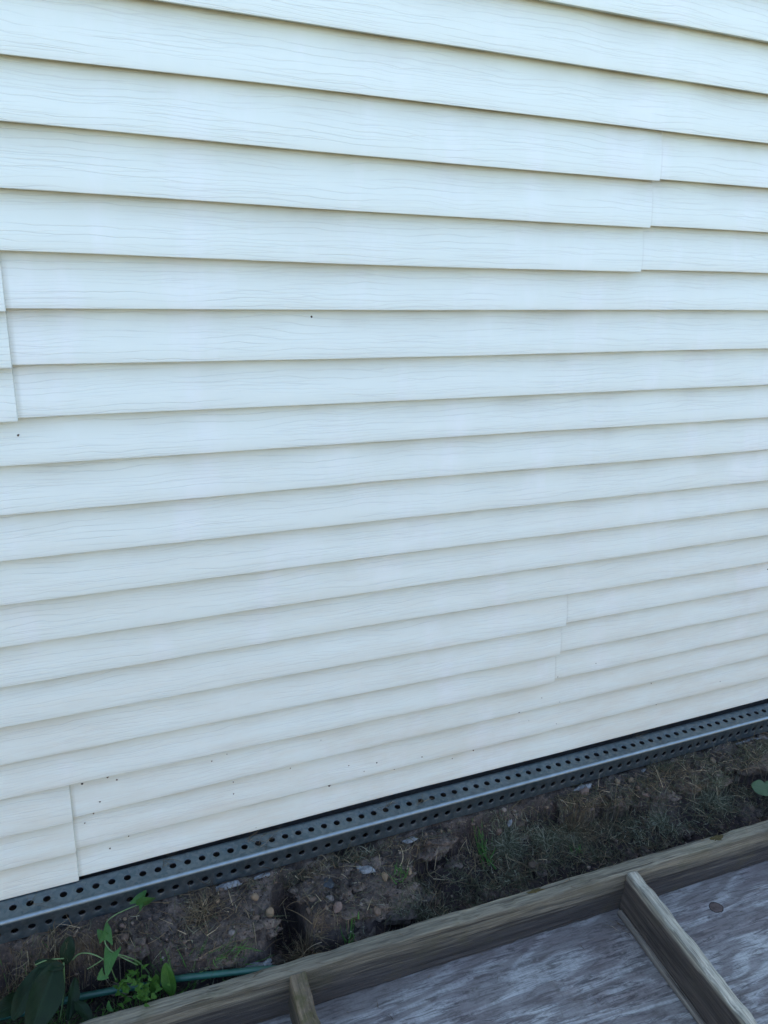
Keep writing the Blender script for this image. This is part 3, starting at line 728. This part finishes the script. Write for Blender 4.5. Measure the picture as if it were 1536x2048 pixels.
flake(Vector((.350, -.064, top_z(.350, -.064))), .022, .0035, .004, 2, 'thin white mortar sliver along the bottom of the tube')
flake(to_soil((.552, -.112, -.068)), .021, .0085, .004, 3, 'white flaky patch on top of the big soil clod', ang=-.35)
flake(to_soil((.915, -.100, -.068)), .012, .005, .004, 4, 'white fleck at the tip of the pale clippings clump', ang=.8)
flake(to_soil((1.148, -.064, -.068)), .024, .006, .006, 5, 'white mortar chip under the middle of the tube, above the tan stone')
flake(to_soil((1.335, -.064, -.068)), .009, .003, .004, 6, 'tiny white mortar crumb under the tube right of the middle')
flake(to_soil((1.69, -.066, -.068)), .045, .0035, .004, 7, 'long thin white streak of mortar under the right end of the tube')
flake(to_soil((.675, -.072, -.068)), .016, .006, .004, 8, 'white smear of mortar under the tube, right of the big clod')
flake(to_soil((.290, -.222, -.10)), .030, .010, .006, 9, 'pale bluish lump beside the hose end in front of the timber rim')
flake(to_soil((.050, -.165, -.12)), .022, .016, .006, 10, 'grey stone-like lump in the dark behind the vine', 'lump', M['grey'])

# ------------------------------------------------------------------ garden hose
def tube_path(name, pts, rad, mat, parent=None, ring=12, taper=0, sub=6):
    P = [Vector(p) for p in pts]; S = []
    for i in range(len(P) - 1):
        p0 = P[max(i - 1, 0)]; p1 = P[i]; p2 = P[i + 1]; p3 = P[min(i + 2, len(P) - 1)]
        for k in range(sub):
            t = k / sub; S.append(.5 * ((2 * p1) + (p2 - p0) * t + (2 * p0 - 5 * p1 + 4 * p2 - p3) * t * t + (3 * p1 - p0 - 3 * p2 + p3) * t ** 3))
    S.append(P[-1]); V = []; F = []
    for i, q in enumerate(S):
        d = (S[min(i + 1, len(S) - 1)] - S[max(i - 1, 0)]).normalized(); a = d.cross(Vector((0, 0, 1)))
        if a.length < .05: a = d.cross(Vector((0, 1, 0)))
        a.normalize(); b = a.cross(d); rr = rad * (1 - taper * i / (len(S) - 1))
        for k in range(ring):
            t = 2 * math.pi * k / ring; V.append(q + a * rr * math.cos(t) + b * rr * math.sin(t))
    for i in range(len(S) - 1):
        for k in range(ring): F.append((i * ring + k, i * ring + (k + 1) % ring, (i + 1) * ring + (k + 1) % ring, (i + 1) * ring + k))
    F.append(tuple(range(ring))[::-1]); F.append(tuple((len(S) - 1) * ring + k for k in range(ring)))
    return mesh_obj(name, V, F, mat, parent, True)
hp = [(-.20, -.125), (-.147, -.133), (-.107, -.14), (-.041, -.142), (.042, -.152), (.120, -.172)]
hz = [-.140, -.138, -.137, -.137, -.137, -.130]
def lift(x, y, z, znew):
    P = Vector((x, y, z)); d = P - CAM; t = (znew - CAM.z) / d.z; return CAM + d * t
hp3 = [Vector((x, y, z)) for (x, y), z in zip(hp, hz)] + [lift(.154, -.167, -.14, -.108), lift(.285, -.198, -.14, -.094), lift(.345, -.216, -.14, -.104), lift(.40, -.235, -.14, -.14)]
tag(tube_path('garden_hose', hp3, .0062, M['hose'], None, 16), 'dark green garden hose half buried behind the timber rim', 'garden hose')

# ------------------------------------------------------------------ plants
def leaf(parent, base, tip, width, up, mat, shape='ovate', fold=.25, droop=.15, wave=.05, name='leaf'):
    base, tip, up = Vector(base), Vector(tip), Vector(up); ax = tip - base; L = ax.length; ax.normalize()
    side = ax.cross(up).normalized(); nrm = side.cross(ax).normalized()
    nu, nv = 18, 10; V = []; F = []; UV = []
    for i in range(nu + 1):
        t = i / nu
        if shape == 'ovate': w_ = (math.sin(math.pi * min(1, t * .93 + .05) ** .72)) * (1 - .25 * t)
        elif shape == 'oval': w_ = math.sin(math.pi * (t * .96 + .02)) ** .6
        elif shape == 'arrow': w_ = (1.0 - t) ** .75 * (1 if t > .05 else .9)
        else: w_ = math.sin(math.pi * t) ** .5
        w_ *= width * .5
        for j in range(nv + 1):
            s = (j / nv) * 2 - 1
            back = 0
            if shape == 'arrow': back = -.28 * abs(s) ** 1.5 * (1 - t) ** 4 * L
            elif shape == 'ovate': back = -.08 * abs(s) ** 2 * (1 - t) ** 5 * L
            zz = fold * abs(s) * w_ - droop * L * t * t + wave * L * math.sin(9 * t + 2.5 * s) * abs(s) * .4
            V.append(base + ax * (L * t + back) + side * (w_ * s) + nrm * zz); UV.append((t, j / nv))
    for i in range(nu):
        for j in range(nv):
            a = i * (nv + 1) + j; F.append((a, a + nv + 1, a + nv + 2, a + 1))
    o = mesh_obj(name, V, F, mat, parent, True)
    uv = o.data.uv_layers.new(name='UVMap')
    for lp in o.data.loops: uv.data[lp.index].uv = UV[lp.vertex_index]
    return o
# vine with arrow-shaped leaves reaching up on the tube
vine = empty('bindweed_vine', (0, 0, 0)); tag(vine, 'pale green vine with arrow-shaped leaves climbing from the trench to the tube', 'vine')
# points measured on sight lines, lifted to the height they have
def L_(px, py, z):   # pixel of the full-size photograph -> world point at height z (used once, at build time)
    F_ = 1597.46; d = Vector(cr) * ((px - 768) / F_) + Vector(cu) * ((1024 - py) / F_) + Vector(cf)
    return CAM + d * ((z - CAM.z) / d.z)
main = [L_(300, 1948, -.135), L_(278, 1925, -.10), L_(252, 1913, -.075), L_(228, 1906, -.06), L_(212, 1890, -.05), L_(209, 1868, -.045), L_(213, 1845, -.042), L_(230, 1830, -.04), L_(255, 1818, -.035), L_(277, 1809, -.03)]
tube_path('stem', main, .0014, M['stem'], vine, 8, .3)
tube_path('stem', [L_(145, 1920, -.07), L_(158, 1908, -.06), L_(180, 1907, -.055), L_(206, 1918, -.06), L_(214, 1930, -.075)], .0011, M['stem'], vine, 8)
tube_path('stem', [L_(208, 1917, -.06), L_(192, 1928, -.07), L_(175, 1938, -.08)], .0010, M['stem'], vine, 8)
tube_path('stem', [L_(228, 1907, -.06), L_(250, 1918, -.07), L_(275, 1930, -.09)], .0010, M['stem'], vine, 8)
tube_path('stem', [L_(220, 1930, -.06), L_(226, 1946, -.08), L_(232, 1960, -.1)], .0009, M['stem'], vine, 8)
for b_, t_, w_, sh, up in (
        ((276, 1808, -.030), (290, 1779, -.012), .034, 'arrow', (-.7, -.3, .6)),
        ((281, 1812, -.028), (310, 1790, -.006), .042, 'ovate', (.3, .8, .5)),
        ((211, 1880, -.045), (217, 1843, -.03), .030, 'arrow', (.5, -.7, .5)),
        ((207, 1872, -.045), (194, 1860, -.035), .022, 'arrow', (-.5, -.5, .7)),
        ((224, 1906, -.055), (212, 1952, -.06), .030, 'arrow', (-.2, -.4, .9)),
        ((208, 1948, -.07), (194, 1960, -.075), .022, 'arrow', (.2, -.5, .8)),
        ((222, 2012, -.10), (212, 2020, -.11), .020, 'arrow', (0, -.5, .9)),
        ((262, 1898, -.085), (272, 1896, -.085), .012, 'oval', (0, -.5, .9))):
    leaf(vine, L_(*b_), L_(*t_), w_, up, M['leafvine'], sh)
# broad dark plant
bl = empty('broadleaf_plant', L_(80, 2048, -.16)); 
P0 = bl.location.copy()
def lp(px, py, z): return L_(px, py, z) - P0
tag(bl, 'low dark green weed with one broad leaf in the bottom left corner', 'plant')
for b_, t_, w_, up, dr in (((112, 1926, -.058), (62, 2066, -.10), .058, (.35, -.5, .8), .04), ((86, 1930, -.055), (22, 2040, -.10), .034, (-.3, -.6, .7), .10),
        ((132, 1928, -.075), (139, 1874, -.037), .026, (-.2, -.9, .4), .06), ((128, 1935, -.06), (70, 1924, -.045), .018, (0, -.6, .8), .15),
        ((60, 1990, -.11), (-14, 2030, -.10), .034, (-.3, -.5, .8), .1), ((150, 1955, -.09), (140, 2040, -.12), .022, (.5, -.5, .7), .1),
        ((148, 2000, -.11), (186, 2044, -.12), .020, (.3, -.5, .8), .12)):
    leaf(bl, lp(*b_), lp(*t_), w_, up, M['leafdark'], 'oval', .40, dr, .07)
tube_path('stem', [lp(120, 2040, -.15), lp(128, 1980, -.11), lp(127, 1925, -.06)], .0016, M['stem'], bl, 8)
tube_path('stem', [lp(70, 1930, -.05), lp(95, 1920, -.048), lp(128, 1917, -.05)], .0011, M['stem'], bl, 8)
# frilly weed
fw = empty('frilly_weed', L_(285, 1990, -.13)); P0 = fw.location.copy()
tag(fw, 'small bright green weed with frilly leaves beside the hose', 'weed')
r = random.Random(9)
for i in range(64):
    cx, cy = r.gauss(272, 26), r.gauss(1974, 18); z = r.uniform(-.12, -.075)
    a = r.uniform(0, 6.28); s = r.uniform(7, 16)
    leaf(fw, lp(cx, cy, z), lp(cx + s * math.cos(a), cy + s * math.sin(a) * .7, z + r.uniform(-.005, .012)), r.uniform(.006, .013), (r.uniform(-.4, .4), -.5, .8), M['leafmid'], r.choice(['ovate', 'arrow', 'ovate']), .4, .2, .12)
# upright oval leaf
ul = empty('upright_leaf_weed', L_(338, 1985, -.13)); P0 = ul.location.copy()
tag(ul, 'weed with two upright oval leaves where the hose goes under', 'weed')
leaf(ul, lp(345, 1992, -.12), lp(330, 1928, -.07), .026, (-.3, -.9, .3), M['leafmid'], 'oval', .3, .05, .05)
leaf(ul, lp(306, 1985, -.12), lp(312, 1950, -.09), .020, (.3, -.9, .3), M['leafmid'], 'oval', .3, .05, .05)
leaf(ul, lp(302, 1985, -.12), lp(298, 1948, -.09), .014, (.3, -.9, .3), M['leafvine'], 'arrow', .3, .05, .05)
# green grass
def gplace(c):
    def f(r):
        k = r.choice(c); return (r.gauss(k[0], k[2]), min(-.065, r.gauss(k[1], k[3])), r.gauss(k[4], .5))
    return f
tag(blades('green_grass', M['green'], 360, gplace([(.20, -.200, .07, .006, .1), (.10, -.205, .06, .015, .3), (-.05, -.18, .06, .02, .8), (-.11, -.15, .04, .02, 1.2), (-.13, -.13, .03, .02, 1.6), (.0, -.20, .05, .015, 2.5), (.10, -.18, .03, .012, 1.5)]), .02, .06, .0016, .2, .012, 31, .35), 'fresh green grass blades along the hose and trench at the left', 'grass', kind='stuff')
tf = blades('grass_tuft', M['green'], 26, gplace([(.856, -.118, .006, .014, 1.5)]), .035, .06, .0040, .1, .012, 33, .35)
tag(tf, 'bright green grass tuft beside the pale clippings in the middle of the trench', 'grass tuft')
tf = blades('grass_tuft', M['green'], 14, gplace([(.615, -.155, .008, .008, 1.5)]), .02, .035, .003, .15, .012, 34, .5)
tag(tf, 'small green tuft just right of the big soil clod', 'grass tuft')
tf = blades('grass_tuft', M['green'], 12, gplace([(.485, -.222, .008, .004, 1.8)]), .02, .03, .003, .15, .02, 36, .6)
tag(tf, 'small green sprout between the big clod and the timber rim', 'grass tuft')
tf = blades('grass_tuft', M['green'], 10, gplace([(1.05, -.185, .006, .006, 1.8)]), .015, .03, .0026, .15, .01, 37, .6)
tag(tf, 'small green sprout in the dark soil left of the joist end', 'grass tuft')
# lobed leaf at the right edge
rl = empty('lobed_leaf_weed', to_soil((1.62, -.19, -.10))); P0 = rl.location.copy()
tag(rl, 'round pale green leaf of a weed at the right end of the trench', 'weed')
leaf(rl, lp(1541, 1583, -.085), lp(1504, 1571, -.075), .042, (0, -.4, .9), M['leafdull'], 'oval', .15, .05, .10)
leaf(rl, lp(1560, 1583, -.085), lp(1530, 1566, -.075), .040, (0, -.4, .9), M['leafdull'], 'oval', .15, .05, .10)
tube_path('stem', [lp(1560, 1600, -.13), lp(1550, 1590, -.10), lp(1541, 1583, -.086)], .0012, M['stem'], rl, 8)

# ------------------------------------------------------------------ single long straws and twigs
def straw(pix, rad, label, mat='batten', group=None):
    pts = [to_soil(L_(px, py, -.10)) + Vector((0, 0, h)) for px, py, h in pix]
    o = tube_path('straw', pts, rad, M['straw'], None, 6, .5, 5); tag(o, label, 'straw', group)
straw([(398, 1918, .003), (430, 1902, .006), (468, 1886, .004)], .0011, 'long pale straw across the soil bank below the brown clod')
straw([(955, 1730, .003), (978, 1728, .006), (1002, 1727, .004)], .0011, 'straight tan straw lying below the bright green tuft')
straw([(932, 1757, .003), (945, 1740, .006), (953, 1733, .004)], .0011, 'short slanting straw below the green tuft, pointing to the rim')
straw([(1156, 1692, .002), (1185, 1680, .007), (1216, 1664, .004)], .0011, 'brown twig over the clippings above the joist end')
straw([(1165, 1620, .002), (1190, 1616, .007), (1220, 1611, .004)], .0011, 'pinkish twig lying level on the clippings under the tan stone')
straw([(1034, 1752, .002), (1040, 1765, .005), (1041, 1776, .004)], .0009, 'short upright straw leaning towards the rim below the pale clump')

# dry bits lying on the timber
def rim_z(x, y):
    q = PM.inverted() @ Vector((x, y, 0)); return (PM @ Vector((q.x, q.y, .0005))).z
def rim_place(r):
    x = r.choice([.36, .30, .62, .95, 1.28, 1.5]) + r.gauss(0, .05)
    p = PM @ Vector((x, r.uniform(-.024, -.004), 0)); return (p.x, p.y, r.gauss(0, .6))
tag(blades('straw_bits', M['straw'], 26, rim_place, .010, .035, .0010, .2, .001, 51, .1, zfun=rim_z), 'short dry straw bits lying along the top of the timber rim', 'straw', kind='stuff')
def deck_z(x, y):
    q = PM.inverted() @ Vector((x, y, -.19)); return (PM @ Vector((q.x, q.y, -H + .001))).z
def deck_place(r):
    if r.random() < .5: q = Vector((1.055 + r.gauss(0, .012), -T - .018 - abs(r.gauss(0, .02)), -H)); a = r.gauss(-.9, .4)
    else: q = Vector((r.uniform(.4, 1.5), -T - r.uniform(.004, .25) * r.random(), -H)); a = r.uniform(0, 6)
    p = PM @ q; return (p.x, p.y, a)
tag(blades('splinters', M['straw'], 40, deck_place, .006, .030, .0011, .1, .001, 52, .1, zfun=deck_z), 'pale splinters and straw bits lying on the grey plywood', 'splinters', kind='stuff')

def tuft(c, n, rad, mat, label, cat, seed, L=(.02, .05), wid=.0013):
    def f(r):
        a = r.uniform(0, 6.283); q = abs(r.gauss(0, rad * .5))
        return (c[0] + q * math.cos(a), min(-.062, c[1] + q * math.sin(a) * .75), a + r.gauss(0, .5))
    tag(blades('dried_grass_tuft', mat, n, f, L[0], L[1], wid, .25, .014, seed, .55), label, cat)
tuft((.915, -.108), 420, .040, M['frost'], 'pale grey-green dried grass tuft right beside the bright green blades', 'dried grass tuft', 61)
tuft((1.00, -.135), 160, .026, M['frost'], 'small pale dried grass tuft below and right of the big pale one', 'dried grass tuft', 62)
tuft((1.475, -.170), 300, .045, M['frost'], 'wide pale dried grass tuft under the dark notch in the bank', 'dried grass tuft', 63)
tuft((1.30, -.185), 110, .022, M['frost'], 'small pale dried grass tuft on dark soil between the joist end and the moss patch', 'dried grass tuft', 64)
tuft((.395, -.195), 170, .028, M['straw'], 'tangle of tan dead grass at the bottom of the dark gap between two clods', 'dead grass tangle', 65, (.03, .06), .0015)
tuft((1.09, -.125), 220, .040, M['straw'], 'tangle of tan dead grass under the blunt tan stone', 'dead grass tangle', 66, (.03, .07), .0015)
tuft((.215, -.115), 120, .035, M['straw'], 'matted dead grass on top of the soil bank behind the long straw', 'dead grass tangle', 67, (.02, .05), .0013)
